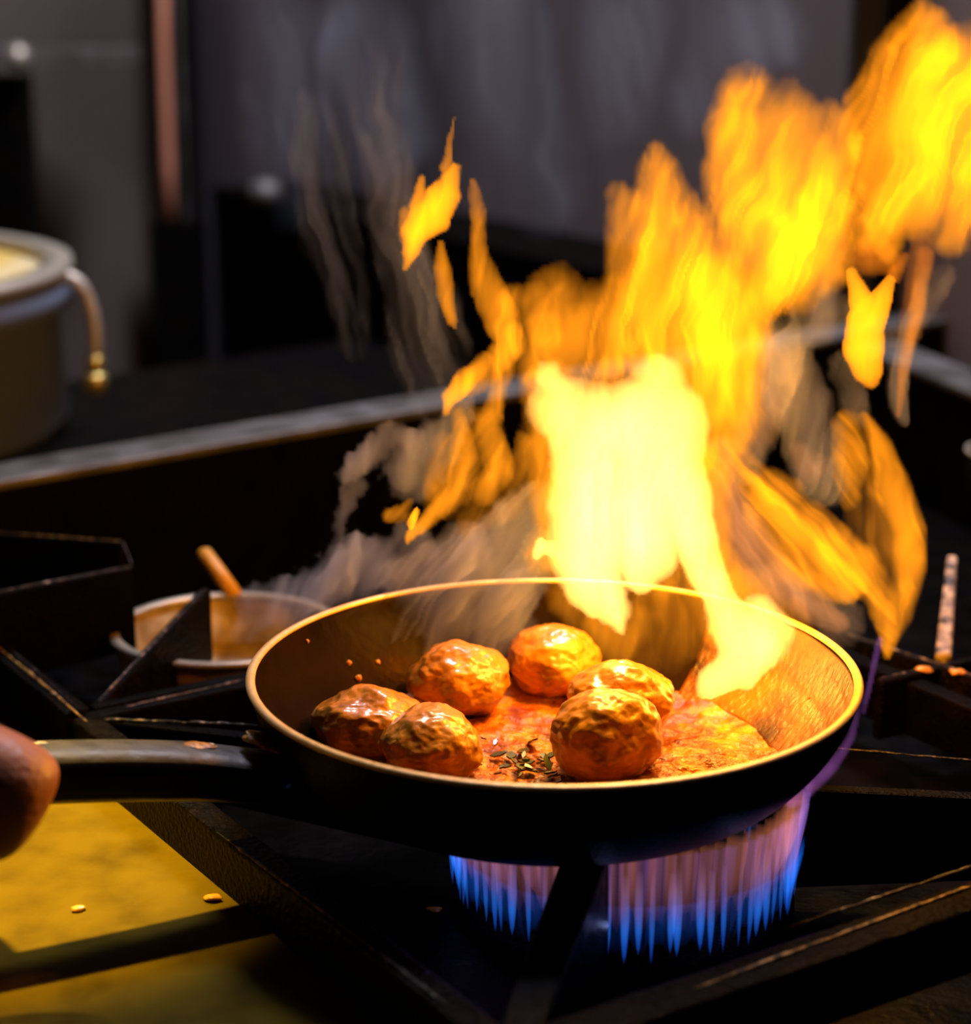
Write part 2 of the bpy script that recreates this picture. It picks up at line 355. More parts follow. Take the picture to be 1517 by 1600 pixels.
# ------------------------------------------------------------------ burner and its gas flames
bn = empty('gas_burner', (BC.x, BC.y, TRAY)); tag(bn, 'dark round gas burner under the frying pan', 'burner')
from_bm('burner_base', lathe([(0, 0), (.050, 0), (.052, .006), (.076, .010), (.080, .014), (.080, .020), (.074, .022), (.05, .020), (0, .020)], 64, (0, 0, -.014)), M['iron'], bn)
from_bm('burner_cap', lathe([(.050, .006), (.050, .010), (.046, .014), (.02, .016), (0, .016)], 48), M['iron'], bn)
def jet_mat():
    m = bpy.data.materials.new('gas_flame'); m.use_nodes = True; nt = m.node_tree; nt.nodes.clear()
    o = nt.nodes.new('ShaderNodeOutputMaterial'); e = nt.nodes.new('ShaderNodeEmission')
    tc = nt.nodes.new('ShaderNodeTexCoord'); sp = nt.nodes.new('ShaderNodeSeparateXYZ'); mr = nt.nodes.new('ShaderNodeMapRange')
    mr.inputs[1].default_value = 0; mr.inputs[2].default_value = .050
    r = nt.nodes.new('ShaderNodeValToRGB'); els = r.color_ramp.elements
    stops = [(0, (.0, .02, .25)), (.10, (.01, .13, .95)), (.34, (.03, .20, .95)), (.48, (.10, .12, .50)), (.70, (.16, .08, .18)), (.95, (.0, .0, .0))]
    while len(els) < len(stops): els.new(.5)
    for i, (p, c) in enumerate(stops): els[i].position = p; els[i].color = (*c, 1)
    nt.links.new(tc.outputs['Object'], sp.inputs[0]); nt.links.new(sp.outputs['Z'], mr.inputs[0]); nt.links.new(mr.outputs[0], r.inputs[0])
    nt.links.new(r.outputs[0], e.inputs[0]); e.inputs[1].default_value = JET_S
    nt.links.new(e.outputs[0], o.inputs['Volume']); return m
JET_S = 130.0
M['jet'] = jet_mat()
gf = empty('gas_flame', (BC.x, BC.y, -.054)); tag(gf, 'ring of blue gas flames turning purple under the frying pan', 'gas flame')
random.seed(5)
NJ = 72
for i in range(NJ):
    a = 2*math.pi*(i+random.uniform(-.42, .42))/NJ
    R = .0795+random.uniform(-.002, .0015); h = random.uniform(.040, .054); rr = random.uniform(.0010, .0024); z0 = random.uniform(0, .006); out = random.uniform(-.001, .004)
    prof = [(0, .0), (.45, .004), (.8, .012), (1, .022), (.95, .032), (.8, .042), (.4, h)]
    pts = [(R*math.cos(a)+out*math.cos(a)*(z/.05), R*math.sin(a)+out*math.sin(a)*(z/.05), max(z, z0*(1-z/.05)+z)) for _, z in prof]
    bm = tube_bm(pts, [max(.0002, r_*rr) for r_, _ in prof], 8)
    from_bm('flame_jet', bm, M['jet'], gf)
# thin veils of burning gas between the jets, each with streaks of its own
M['veil'] = fire_mat('gas_veil', (.50, .14, .07), 27.0)
M['veil_violet'] = fire_mat('violet_gas_veil', (.24, .12, .50), 34.0)
M['veil_blue'] = fire_mat('blue_gas_veil', (.01, .12, .75), 26.0)
def veil(name, m, r0_, z0_, z1_, th, seed, jag, nn=300):
    vb = bmesh.new(); rows = []; K_ = 9
    for q in range(2*K_):
        side = 1 if q < K_ else -1; t = (q if q < K_ else 2*K_-1-q)/(K_-1)
        row = []
        for k in range(nn):
            a = 2*math.pi*k/nn; cx, sx = math.cos(a), math.sin(a)
            n1 = mnoise.noise(Vector((cx*14, sx*14, seed))); n2 = mnoise.noise(Vector((cx*40, sx*40, seed+3)))
            zb = z0_+jag*(n1+n2*.8); zt = z1_-(.0004*abs(n2))
            z = zb+(zt-zb)*t; w_ = th*max(.04, math.sin(math.pi*min(1, t*.55+.02)))*max(.10, (.55+1.1*n2+.7*n1))
            r = r0_+.0035*t+side*w_
            row.append(vb.verts.new((r*cx, r*sx, z)))
        rows.append(row)
    for a_, b_ in zip(rows, rows[1:]+rows[:1]):
        for k in range(nn): vb.faces.new((a_[k], a_[(k+1) % nn], b_[(k+1) % nn], b_[k]))
    return from_bm(name, vb, m, gf)
veil('flame_veil', M['veil'], .0755, .020, .0539, .0060, 1, .008)
veil('flame_veil', M['veil_violet'], .0800, .019, .0538, .0026, 7, .010)
veil('flame_veil', M['veil_blue'], .0792, .008, .030, .0022, 12, .007)

# ------------------------------------------------------------------ frying pan
H = .055
pan = empty('frying_pan', (0, 0, 0)); tag(pan, 'black frying pan with bare metal rim, full of meatballs in orange sauce', 'frying pan')
out_prof = [(0, 0), (.086, 0), (.096, .0015), (.106, .006), (.117, .0150), (.128, .028), (.1355, .042), (.1388, .0535)]
in_prof = [(.1362, .0535), (.1325, .043), (.1248, .030), (.1145, .0185), (.103, .0095), (.094, .006), (.083, .0045), (0, .0045)]
def sm(prof, n=6):
    return [(max(0, p.x), p.y) for p in spline([Vector((r, z, 0)) for r, z in prof], n)]
body = from_bm('pan_body', lathe([(.0, .0), (.086, 0)]+sm(out_prof[1:])+[(.1375, .0538)], 160), M['pan_out'], pan)
inner = from_bm('pan_interior', lathe([(.1375, .0537)]+sm(in_prof[:-1])+[(0, .0045)], 160), M['pan_in'], pan)
rimp = []
for k in range(12):
    a = 2*math.pi*k/12; rimp.append((.1378+.0022*math.cos(a), .0542+.0013*math.sin(a)))
from_bm('pan_rim', lathe(rimp, 192, closed=True), M['pan_rim'], pan)
# handle
hd = Vector((-.1227, -.0525, 0)).normalized()
hs = Vector((-hd.y, hd.x, 0))
if hs.y > 0: hs = -hs
# centre line (top surface) and half widths
H0 = Vector((-.1165, -.0475, .0330))
hl = [(0.0, .0330, .010, .006), (.008, .0350, .014, .010), (.020, .0385, .0150, .012), (.045, .0455, .0145, .0130), (.08, .0520, .0140, .0135), (.12, .0570, .0140, .0135), (.16, .0600, .0142, .0135), (.19, .0610, .0138, .012), (.202, .0605, .010, .009)]
bm = bmesh.new(); rings = []
sp_ = spline([Vector((s, z, wd)) for s, z, wd, th in hl], 6); sp2 = spline([Vector((th, 0, 0)) for s, z, wd, th in hl], 6)
for p, t in zip(sp_, sp2):
    s, z, wd, th = p.x, p.y, p.z, t.x
    c = Vector((H0.x, H0.y, 0))+hd*s
    sec = []
    # rounded section with a nearly flat top: z is the top
    for k in range(20):
        a = 2*math.pi*k/20; ca, sa = math.cos(a), math.sin(a)
        x = math.copysign(abs(ca)**.62, ca)*wd; y = math.copysign(abs(sa)**.75, sa)*th
        q = c+hs*x; sec.append(bm.verts.new((q.x, q.y, z-th+y*(.8 if sa > 0 else 1.0))))
    rings.append(sec)
for a, b in zip(rings, rings[1:]):
    for k in range(20): bm.faces.new((a[k], a[(k+1) % 20], b[(k+1) % 20], b[k]))
bm.faces.new(rings[0]); bm.faces.new(rings[-1][::-1])
hdl = from_bm('pan_handle', bm, M['handle_side'], pan)
hdl.data.materials.append(M['handle'])
for p in hdl.data.polygons:
    if p.normal.z > .62: p.material_index = 1
# timeworn patch of burnt grease where the handle meets the pan
def blob_patch(name, c, rx, ry, th, m, parent, seed=0, d1=None, d2=None, tilt=0):
    bm = bmesh.new(); bmesh.ops.create_icosphere(bm, subdivisions=4, radius=1)
    for v in bm.verts:
        p = v.co.copy(); k = 1+.35*mnoise.noise(p*1.7+Vector((seed, 0, 0)))
        w_ = d1*(p.x*rx*k)+d2*(p.y*ry*k)+Vector((0, 0, p.z*th*(1+.4*mnoise.noise(p*3)) - tilt*p.x*rx))
        v.co = Vector(c)+w_
    return from_bm(name, bm, m, parent)
cp = Vector((H0.x, H0.y, 0))+hd*.006
tag(blob_patch('handle_joint', (cp.x, cp.y, .0378), .0145, .0125, .0026, M['stain'], pan, 3, hd, hs, -.40), 'brown grease-stained joint')
cp = Vector((H0.x, H0.y, 0))+hd*.040+hs*-.002
blob_patch('worn_spot', (cp.x, cp.y, .0415), .008, .0045, .0010, M['stain'], hdl, 6, hd, hs, -.2)
cp = Vector((H0.x, H0.y, 0))+hd*.108+hs*-.004
blob_patch('worn_spot', (cp.x, cp.y, .0520), .005, .0020, .0009, M['deck_edge'], hdl, 9, hd, hs, -.1)

# ------------------------------------------------------------------ sauce
def sauce():
    bm = bmesh.new(); n, nr = 220, 70; RS = .108
    rows = []
    for j in range(nr+1):
        fr = j/nr
        row = []
        for i in range(n if j else 1):
            a = 2*math.pi*i/n; ca, sa = math.cos(a), math.sin(a)
            edge = RS*(1+.05*mnoise.noise(Vector((ca*2, sa*2, 3)))+.02*mnoise.noise(Vector((ca*7, sa*7, 1))))
            r = fr*edge; x = r*ca; y = r*sa
            h = .0082+.0016*mnoise.noise(Vector((x*45, y*60, 0)))+.0016*mnoise.noise(Vector((x*120, y*160, 5)))+.0009*mnoise.noise(Vector((x*300, y*380, 9)))
            bank = max(0, 1-((x-.062)/.045)**2-((y+.015)/.05)**2)       # heap of thicker sauce on the right
            h += bank*(.0045+.0030*abs(mnoise.noise(Vector((x*150, y*190, 2)))))
            # meets the coating at its edge
            h = h*(1-fr**10)+(.0125)*(fr**10)
            row.append(bm.verts.new((x, y, h)))
        rows.append(row)
    for i in range(n): bm.faces.new((rows[0][0], rows[1][i], rows[1][(i+1) % n]))
    for a, b in zip(rows[1:], rows[2:]):
        for i in range(n): bm.faces.new((a[i], b[i], b[(i+1) % n], a[(i+1) % n]))
    o = from_bm('sauce', bm, M['sauce']); return o
sc = sauce(); tag(sc, 'orange bubbling sauce covering the bottom of the frying pan', 'sauce', kind='stuff')

# ------------------------------------------------------------------ meatballs
def meatball(px, py, zc, rpx, rz, seed, label, squash=(1, 1, 1), amp=.11):
    c = at_z(px, py, zc); dist = (c-Vector(CAM)).length; r = rpx*dist/F_PX
    bm = bmesh.new(); bmesh.ops.create_icosphere(bm, subdivisions=6, radius=1); off = Vector((seed*7.3, seed*3.1, seed))
    for v in bm.verts:
        p = v.co.copy().normalized()
        k = 1+amp*mnoise.noise(p*1.5+off)+.055*mnoise.noise(p*3.4+off)+.026*mnoise.noise(p*7+off)+.009*mnoise.noise(p*16+off)+.002*mnoise.noise(p*34+off)
        v.co = Vector((p.x*r*squash[0]*k, p.y*r*squash[1]*k, max(p.z*rz*k, -rz*.80)))
    o = from_bm('meatball', bm, M['meat']); o.location = c
    tag(o, label, 'meatball', 'meatballs in the frying pan'); return o
meatball(577, 1130, .022, 84, .0165, 1, 'meatball at the far left of the pan, its side sloping down', (1.02, .9, 1), .16)
meatball(673, 1166, .022, 80, .0175, 2, 'smaller meatball nearest the front left rim, pale glints on it')
meatball(717, 1062, .024, 78, .0180, 3, 'steaming meatball in the left back pair, smoke above it')
meatball(866, 1033, .023, 74, .0180, 4, 'smooth meatball furthest back, right below the big flame')
meatball(948, 1150, .027, 88, .0210, 5, 'largest meatball at the front right, dark underside', (1, .95, 1), .09)
meatball(968, 1095, .027, 86, .0190, 6, 'meatball half hidden behind the largest front one', (1, .9, 1))

# herbs and bits in the sauce
random.seed(12)
hb = bmesh.new()
for i in range(46):
    px = random.gauss(838, 38); py = random.gauss(1196, 11)
    if i > 34: px = random.uniform(700, 1130); py = random.uniform(1150, 1212)
    c = at_z(px, py, .0115); a = random.uniform(0, 6.28); L = random.uniform(.0015, .0045); W = L*random.uniform(.3, .7)
    d = Vector((math.cos(a), math.sin(a), random.uniform(-.5, .8))); s = Vector((-math.sin(a), math.cos(a), random.uniform(-.3, .3)))
    up = Vector((0, 0, .0004))
    ring = [c-d*L, c-d*L*.3-s*W, c+d*L*.5-s*W*.8, c+d*L, c+d*L*.5+s*W*.8, c-d*L*.3+s*W]
    t = [hb.verts.new(p+up) for p in ring]; b = [hb.verts.new(p-up) for p in ring]
    hb.faces.new(t); hb.faces.new(b[::-1])
    for k in range(6): hb.faces.new((b[k], b[(k+1) % 6], t[(k+1) % 6], t[k]))
ho = from_bm('chopped_herbs', hb, M['herb'], None, False); tag(ho, 'dark green chopped herbs in the sauce between meatballs', 'herbs', kind='stuff')

# oil droplets on the pan wall (left) and ripples of oil (right)
def wall_point(ang, z):
    zs = [p[1] for p in in_prof][::-1]; rs = [p[0] for p in in_prof][::-1]
    r = float(np.interp(z, zs, rs)); return Vector((r*math.cos(ang), r*math.sin(ang), z))
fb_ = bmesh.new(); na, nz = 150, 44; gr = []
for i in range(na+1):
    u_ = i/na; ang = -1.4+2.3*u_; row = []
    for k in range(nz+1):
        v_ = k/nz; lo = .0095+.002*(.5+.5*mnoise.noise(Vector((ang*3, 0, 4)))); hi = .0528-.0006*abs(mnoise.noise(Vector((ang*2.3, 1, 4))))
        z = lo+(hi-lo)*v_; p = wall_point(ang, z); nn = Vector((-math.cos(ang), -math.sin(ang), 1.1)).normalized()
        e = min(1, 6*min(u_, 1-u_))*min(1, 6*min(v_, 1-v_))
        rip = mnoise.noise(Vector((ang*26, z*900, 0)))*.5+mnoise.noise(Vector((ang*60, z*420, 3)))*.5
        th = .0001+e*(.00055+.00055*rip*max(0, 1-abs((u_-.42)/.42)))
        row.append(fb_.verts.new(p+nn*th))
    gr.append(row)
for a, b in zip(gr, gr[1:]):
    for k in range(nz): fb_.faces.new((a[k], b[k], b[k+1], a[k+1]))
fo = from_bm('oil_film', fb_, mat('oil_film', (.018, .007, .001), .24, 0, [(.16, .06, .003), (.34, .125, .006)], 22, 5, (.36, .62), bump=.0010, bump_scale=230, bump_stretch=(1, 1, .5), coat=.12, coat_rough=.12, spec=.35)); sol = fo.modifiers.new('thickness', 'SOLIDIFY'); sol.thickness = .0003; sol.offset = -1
tag(fo, 'rippled golden film of hot oil on the right inner wall of the pan', 'oil', kind='stuff')
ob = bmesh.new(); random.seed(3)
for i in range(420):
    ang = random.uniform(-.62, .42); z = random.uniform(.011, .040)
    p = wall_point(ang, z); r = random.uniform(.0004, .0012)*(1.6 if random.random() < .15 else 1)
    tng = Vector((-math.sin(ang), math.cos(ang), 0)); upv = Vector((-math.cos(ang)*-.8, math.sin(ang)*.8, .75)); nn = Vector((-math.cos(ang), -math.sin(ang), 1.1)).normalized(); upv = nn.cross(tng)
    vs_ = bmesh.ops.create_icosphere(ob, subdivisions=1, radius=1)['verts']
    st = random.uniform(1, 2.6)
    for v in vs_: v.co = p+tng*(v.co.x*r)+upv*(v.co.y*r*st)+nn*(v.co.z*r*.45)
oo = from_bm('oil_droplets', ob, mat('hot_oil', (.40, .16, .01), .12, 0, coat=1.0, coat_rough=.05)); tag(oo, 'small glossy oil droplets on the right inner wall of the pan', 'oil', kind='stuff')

# food bits stuck to the dark left wall
bits = [(560, 1060, .0016), (533, 1090, .0011), (480, 1002, .0009), (590, 1035, .0012), (545, 1036, .0012)]
for i, (px, py, r) in enumerate(bits):
    # find wall point seen at the pixel
    best = None
    for zz in np.linspace(.008, .053, 200):
        q = at_z(px, py, zz); rr = math.hypot(q.x, q.y); rw = float(np.interp(zz, [p[1] for p in in_prof][::-1], [p[0] for p in in_prof][::-1]))
        if best is None or abs(rr-rw) < best[0]: best = (abs(rr-rw), q)
    q = best[1]; bm = bmesh.new(); bmesh.ops.create_icosphere(bm, subdivisions=3, radius=r*1.15)
    for v in bm.verts: v.co *= 1+.3*mnoise.noise(v.co*900+Vector((i, 0, 0)))
    o = from_bm('food_bit', bm, M['crumb']); o.location = q
    tag(o, ['largest orange food bit on the dark left wall of the pan', 'small orange food bit just above the far left meatball', 'tiny food bit highest on the left pan wall', 'food bit right of the largest one on the pan wall', 'dim food bit above the largest one on the pan wall'][i], 'food bit', 'food bits on the left pan wall')

# crumbs on the stove
cr = [(1445, 1046, .0032, GZ+.004, 'elongated yellow crumb on the grate near the right edge'), (1497, 1050, .0030, GZ+.004, 'yellow crumb right of the elongated one on the grate'), (1503, 1122, .0040, -.03, 'largest golden crumb at the right edge of the picture'),
      (1156, 1474, .0022, TRAY+.002, 'yellow crumb right below the gas flames'), (678, 1421, .0024, TRAY+.002, 'dim yellow crumb left of the gas flames'), (333, 1402, .0026, DZ+.0016, 'brown crumb in the shadow on the yellow deck'),
      (122, 1419, .0022, DZ+.0012, 'bright yellow crumb on the lit part of the yellow deck'), (408, 1240, .002, .0, '')]
for i, (px, py, r, z, lab) in enumerate(cr[:-1]):
    q = at_z(px, py, z); bm = bmesh.new(); bmesh.ops.create_icosphere(bm, subdivisions=3, radius=r)
    for v in bm.verts:
        v.co *= 1+.45*mnoise.noise(v.co*400+Vector((i*3, 0, 0))); v.co.x *= 1.5; v.co.z *= .5
    o = from_bm('food_crumb', bm, M['crumb']); o.location = q; tag(o, lab, 'crumb', 'food crumbs on the stove')

# ------------------------------------------------------------------ bowl, spoon, pot, hose, pipe, post and the block put in for wall shade
bc = at_z(352, 985, -.010); bc.z = -.05
bowl = empty('metal_bowl', bc); tag(bowl, 'shallow pale metal bowl under the grate left of the pan', 'bowl')
Rb = .064
from_bm('bowl_body', lathe([(0, 0), (.040, 0), (.060, .012), (Rb, .040), (Rb-.002, .040), (.058, .0135), (.039, .002), (0, .002)], 96), mat('grimy_bowl_metal', (.55, .40, .14), .4, .3, [(.25, .16, .05), (.65, .50, .25)], 30, 5, (.3, .7), bump=.001, bump_scale=90), bowl)
from_bm('bowl_rim', lathe([(Rb-.003, .0395), (Rb+.003, .0395), (Rb+.003, .0425), (Rb-.003, .0425)], 96, closed=True), M['alu'], bowl)
s0_ = at_z(352, 915, .0); s1_ = at_z(320, 868, .018)
s0_ = at_y(368, 930, bc.y+.062); s1_ = at_y(316, 862, bc.y+.09)
sp = from_bm('wooden_spoon', tube_bm([s0_, s0_.lerp(s1_, .5), s1_-(s1_-s0_)*.05, s1_], [.0045, .005, .0052, .0035], 12), M['wood']); tag(sp, 'yellow wooden spoon handle sticking up behind the metal bowl', 'spoon')

PY = .80
rimc = at_y(-380, 426, PY); edge = at_y(86, 426, PY); Rp = (edge-rimc).length
zb = -.02
pot = empty('stock_pot', (rimc.x, rimc.y, zb)); tag(pot, 'tall grey metal pot full of yellow soup at the left edge', 'pot')
hp = rimc.z-zb
from_bm('pot_body', lathe([(0, 0), (Rp*.97, 0), (Rp, .01), (Rp*.985, hp-.035), (Rp*1.03, hp-.03), (Rp*1.03, hp-.006), (Rp*.97, hp-.006), (Rp*.95, .01), (0, .008)], 96), M['pot'], pot)
from_bm('pot_rim', lathe([(Rp*.95, hp-.004), (Rp*1.04, hp-.004), (Rp*1.04, hp+.006), (Rp*.95, hp+.006)], 96, closed=True), M['alu'], pot)
from_bm('soup', lathe([(0, hp-.003), (Rp*.5, hp-.004), (Rp*.96, hp-.005)], 96), M['soup'], pot)
shelf = strip('back_shelf', ra+rn*.05, rb-rd*.34+rn*.05, rn, .50, zb-.03, zb-.0005, M['enamel'], None, .002); tag(shelf, 'dark counter behind the back rail, carrying the pot', 'counter')
hy = PY+.01
hpts = [at_y(x, y, hy) for x, y in ((84, 438), (104, 432), (128, 448), (143, 485), (149, 525), (149, 560))]
hose = empty('gas_hose', hpts[-1]); bpy.context.view_layer.update(); tag(hose, 'curved pale hose with brass end hanging beside the pot', 'hose')
sub_world(from_bm('hose_tube', tube_bm(spline(hpts, 6), .0055, 12), M['hose'], None), hose)
sub_world(from_bm('brass_nut', tube_bm([at_y(149, y, hy) for y in (556, 560, 578, 582)], [.006, .0075, .0075, .006], 6), M['brass'], None), hose)
sub_world(from_bm('brass_end', tube_bm([at_y(149, y, hy) for y in (582, 588, 610, 616)], [.008, .0105, .010, .006], 10), M['brass'], None), hose)

PC = CORNER+(-U-V)*.05
pipe = from_bm('copper_pipe', tube_bm([at_y(250, -400, PC.y-.04), at_y(255, 60, PC.y-.04), at_y(263, 260, PC.y-.04), at_y(267, 360, PC.y-.04)], .0085, 16), M['copper']); tag(pipe, 'vertical copper pipe in the corner left of the steel wall', 'pipe')
post = empty('corner_post', (PC.x, PC.y, -.4)); bpy.context.view_layer.update(); tag(post, 'dark steel post in the corner beside the copper pipe', 'post')
def upright(name, x0, x1, y, ytop, ybot, m, dep=.03, parent=None):
    a = at_y(x0, ybot, y); b = at_y(x1, ybot, y); t = at_y(x0, ytop, y)
    o = from_bm(name, box_bm(a.x, b.x, y, y+dep, a.z, t.z), m, None, False); bevel(o, .002)
    if parent: sub_world(o, parent)
    return o
upright('post_body', 272, 292, PC.y, -400, 640, M['enamel'], .03, post)
upright('post_face', 293, 304, PC.y-.006, -400, 480, M['rail'], .03, post)
upright('post_flange', 306, 324, PC.y-.010, -400, 640, M['enamel'], .03, post)
lk = upright('pipe_lagging', 248, 330, PC.y-.09, 345, 660, M['enamel'], .03); tag(lk, 'black box standing below the copper pipe', 'box')
# dark block built to stand for the shade on the steel wall; its top edge slopes away in the picture
cz = .0
def on_wall(px, off):
    for k in range(-100, 400):
        q = PW+U*(k*.01)-V*off
        if (q.x-CAM[0])/((q.y-CAM[1])*math.cos(PITCH)) < (px-758.5)/F_PX: return q
shadeL = on_wall(325, .14); shadeR = on_wall(1120, .14)
def z_at(px, py, q):   # height of the point of the vertical line through q seen at row py
    lo, hi = -1, 2
    for _ in range(50):
        m_ = (lo+hi)/2; d = Vector((q.x, q.y, m_))-Vector(CAM)
        fw = d.y*math.cos(PITCH)-d.z*math.sin(PITCH); up = d.y*math.sin(PITCH)+d.z*math.cos(PITCH)
        if 800-F_PX*up/fw > py: lo = m_
        else: hi = m_
    return lo
zL = z_at(325, 292, shadeL); zR = z_at(1120, 458, shadeR); zc = zL
print('cabinet heights', zL, zR, 'wall pts', shadeL, shadeR, 'corner', CORNER)
shade_obj = empty('dark_cabinet', (shadeR.x, shadeR.y, -.9)); bpy.context.view_layer.update(); tag(shade_obj, 'dark cabinet in front of the steel wall, pale edge on top', 'cabinet')
def slab(name, a, b, n, thick, za0, za1, zb0, zb1, m, parent):
    q = [(a, za0, za1), (b, zb0, zb1), (b+n*thick, zb0, zb1), (a+n*thick, za0, za1)]
    o = mesh(name, [(v.x, v.y, z0) for v, z0, z1 in q]+[(v.x, v.y, z1) for v, z0, z1 in q], [(0,3,2,1),(4,5,6,7),(0,1,5,4),(1,2,6,5),(2,3,7,6),(3,0,4,7)], m, None, False)
    return sub_world(o, parent)
cb = shadeR-U*.0
slab('cabinet_body', shadeL, cb, V, .13, -.9, zL-.012, -.9, zR-.012, M['enamel'], shade_obj)
slab('cabinet_top', shadeL-V*.004, cb-V*.004, V, .138, zL-.011, zL, zR-.011, zR, M['iron'], shade_obj)
qk = on_wall(408, .17); zk = z_at(408, 300, qk); kb = bmesh.new(); bmesh.ops.create_uvsphere(kb, u_segments=20, v_segments=14, radius=.022)  # small ball put in for a blurred highlight
for v in kb.verts: v.co.z *= .8
sub_world((lambda o: (setattr(o, 'location', (qk.x, qk.y, zk)), o)[1])(from_bm('cabinet_knob', kb, M['rail'])), shade_obj)
# dark post at right
rp = on_wall(1334, .05)
po = upright('wall_post', 1312, 1358, rp.y-.02, -500, 560, mat('mottled_black_steel', (.008, .010, .014), .4, .3, [(.05, .055, .06)], 25, 5, (.45, .7)), .03); tag(po, 'mottled dark post on the steel wall behind the right flames', 'post')
po2 = upright('wall_post', 1362, 1415, rp.y-.0, -500, 560, M['enamel'], .03); tag(po2, 'plain black post right of the mottled one', 'post')
# blurred shelf with utensils at the top left
sy = CORNER.y-.35
shf = from_bm('wall_shelf', (lambda a, b: box_bm(a.x, b.x, a.y, a.y+.10, a.z-.016, a.z))(at_y(-80, 78, sy), at_y(200, 78, sy)), M['rail'], None, False); tag(shf, 'blurred pale shelf at the top left of the wall', 'shelf')
kn = at_y(28, 88, sy-.01); kb = bmesh.new(); bmesh.ops.create_uvsphere(kb, u_segments=24, v_segments=16, radius=.016)
ko = from_bm('shelf_knob', kb, M['alu']); ko.location = kn; sub_world(ko, shf)
bk = upright('dark_equipment', -80, 62, sy+.02, 118, 640, M['enamel'], .08); tag(bk, 'dark equipment under the pale shelf behind the pot', 'equipment')
# right edge saucepan
rpan = at_z(1590, 800, .0)
sp2c = empty('saucepan', (rpan.x, rpan.y, -.008)); tag(sp2c, 'dark round saucepan with thin pale rim at the right edge', 'saucepan')
from_bm('saucepan_body', lathe([(0, 0), (.030, 0), (.034, .004), (.037, .05), (.035, .05), (.032, .006), (0, .004)], 64), M['pan_out'], sp2c)
from_bm('saucepan_rim', lathe([(.0345, .0495), (.038, .0495), (.038, .0515), (.0345, .0515)], 64, closed=True), M['alu'], sp2c)

# ------------------------------------------------------------------ hand
def skin_hand():
    # thumb tip seen at the left edge; the rest of the hand grips the handle outside the frame
    Y = -.155
    def P(px, py, y): return at_y(px, py, y)
    tip = P(70, 1284, Y); j1 = P(-65, 1205, Y+.004); 
    verts = []; edges = []; rad = []
    def add(p, r, prev=None):
        verts.append(Vector(p)); rad.append(r)
        if prev is not None: edges.append((prev, len(verts)-1))
        return len(verts)-1
    hc = Vector((H0.x, H0.y, 0))+hd*.20            # handle end
    wrist = hc+Vector((-.11, -.045, .055)); palm = hc+Vector((-.035, -.035, .045))
    root = add(palm, .026)
    wv = add(wrist, .028, root); add(wrist+Vector((-.12, -.07, .03)), .036, wv)
    # thumb
    t0 = add(palm+Vector((.012, -.022, .0)), .020, root)
    t1 = add(P(-150, 1180, Y+.002), .0235, t0)
    t2 = add(j1, .0250, t1); t3 = add(P(14, 1252, Y), .0275, t2); add(tip, .0225, t3)
    # fingers: knuckles above the handle, curling round its far side and under
    for k in range(4):
        s = .185-.021*k+.02
        b = Vector((H0.x, H0.y, 0))+hd*s
        kn_ = add(b-hs*-.0+Vector((0, .008, .075)), .0105-.0006*k, root)
        f1 = add(b-hs*.026+Vector((0, 0, .060)), .0098-.0005*k, kn_)
        f2 = add(b-hs*.026+Vector((0, 0, .034)), .0090-.0005*k, f1)
        add(b-hs*.006+Vector((0, 0, .022)), .0082-.0005*k, f2)
    me = bpy.data.meshes.new('hand'); me.from_pydata(verts, edges, []); me.update()
    o = bpy.data.objects.new('person', me); COL.objects.link(o)
    sk = o.modifiers.new('skin', 'SKIN'); ss = o.modifiers.new('sub', 'SUBSURF'); ss.levels = 3; ss.render_levels = 3
    for i, r in enumerate(rad): me.skin_vertices[0].data[i].radius = (r, r)
    me.skin_vertices[0].data[0].use_root = True
    me.materials.append(M['skin'])
    sk.use_smooth_shade = True
    return o, tip
hand, tip = skin_hand(); tag(hand, 'person holding the pan handle, only a thumb in view at the left edge', 'person')

# ------------------------------------------------------------------ flames and smoke: real volumes with a thickness of their own
def hash2(ix, iy, seed):
    n = (ix*374761393+iy*668265263+seed*974711) & 0x7fffffff
    n = ((n ^ (n >> 13))*1274126177) & 0x7fffffff
    return ((n ^ (n >> 16)) & 0xffff)/65535.0
def vnoise(x, y, seed=0):
    ix = np.floor(x).astype(np.int64); iy = np.floor(y).astype(np.int64); fx = x-ix; fy = y-iy
    fx = fx*fx*(3-2*fx); fy = fy*fy*(3-2*fy)
    a = hash2(ix, iy, seed); b = hash2(ix+1, iy, seed); c = hash2(ix, iy+1, seed); d = hash2(ix+1, iy+1, seed)
    return (a*(1-fx)+b*fx)*(1-fy)+(c*(1-fx)+d*fx)*fy
def fbm(x, y, seed=0, o=4):
    s = 0; a = .5; t = 0
    for k in range(o):
        s = s+a*vnoise(x*2**k, y*2**k, seed+k*17); t += a; a *= .55
    return s/t*2-1
def stroke_field(X, Y, st, p):
    out = np.zeros_like(X)
    for (x0, y0, r0, a0), (x1, y1, r1, a1) in zip(st, st[1:]):
        dx, dy = x1-x0, y1-y0; L2 = dx*dx+dy*dy+1e-9
        t = np.clip(((X-x0)*dx+(Y-y0)*dy)/L2, 0, 1); d = np.hypot(X-x0-t*dx, Y-y0-t*dy)
        r = r0+(r1-r0)*t; a = a0+(a1-a0)*t
        out = np.maximum(out, a*np.maximum(0, 1-(d/r)**2)**p)
    return out
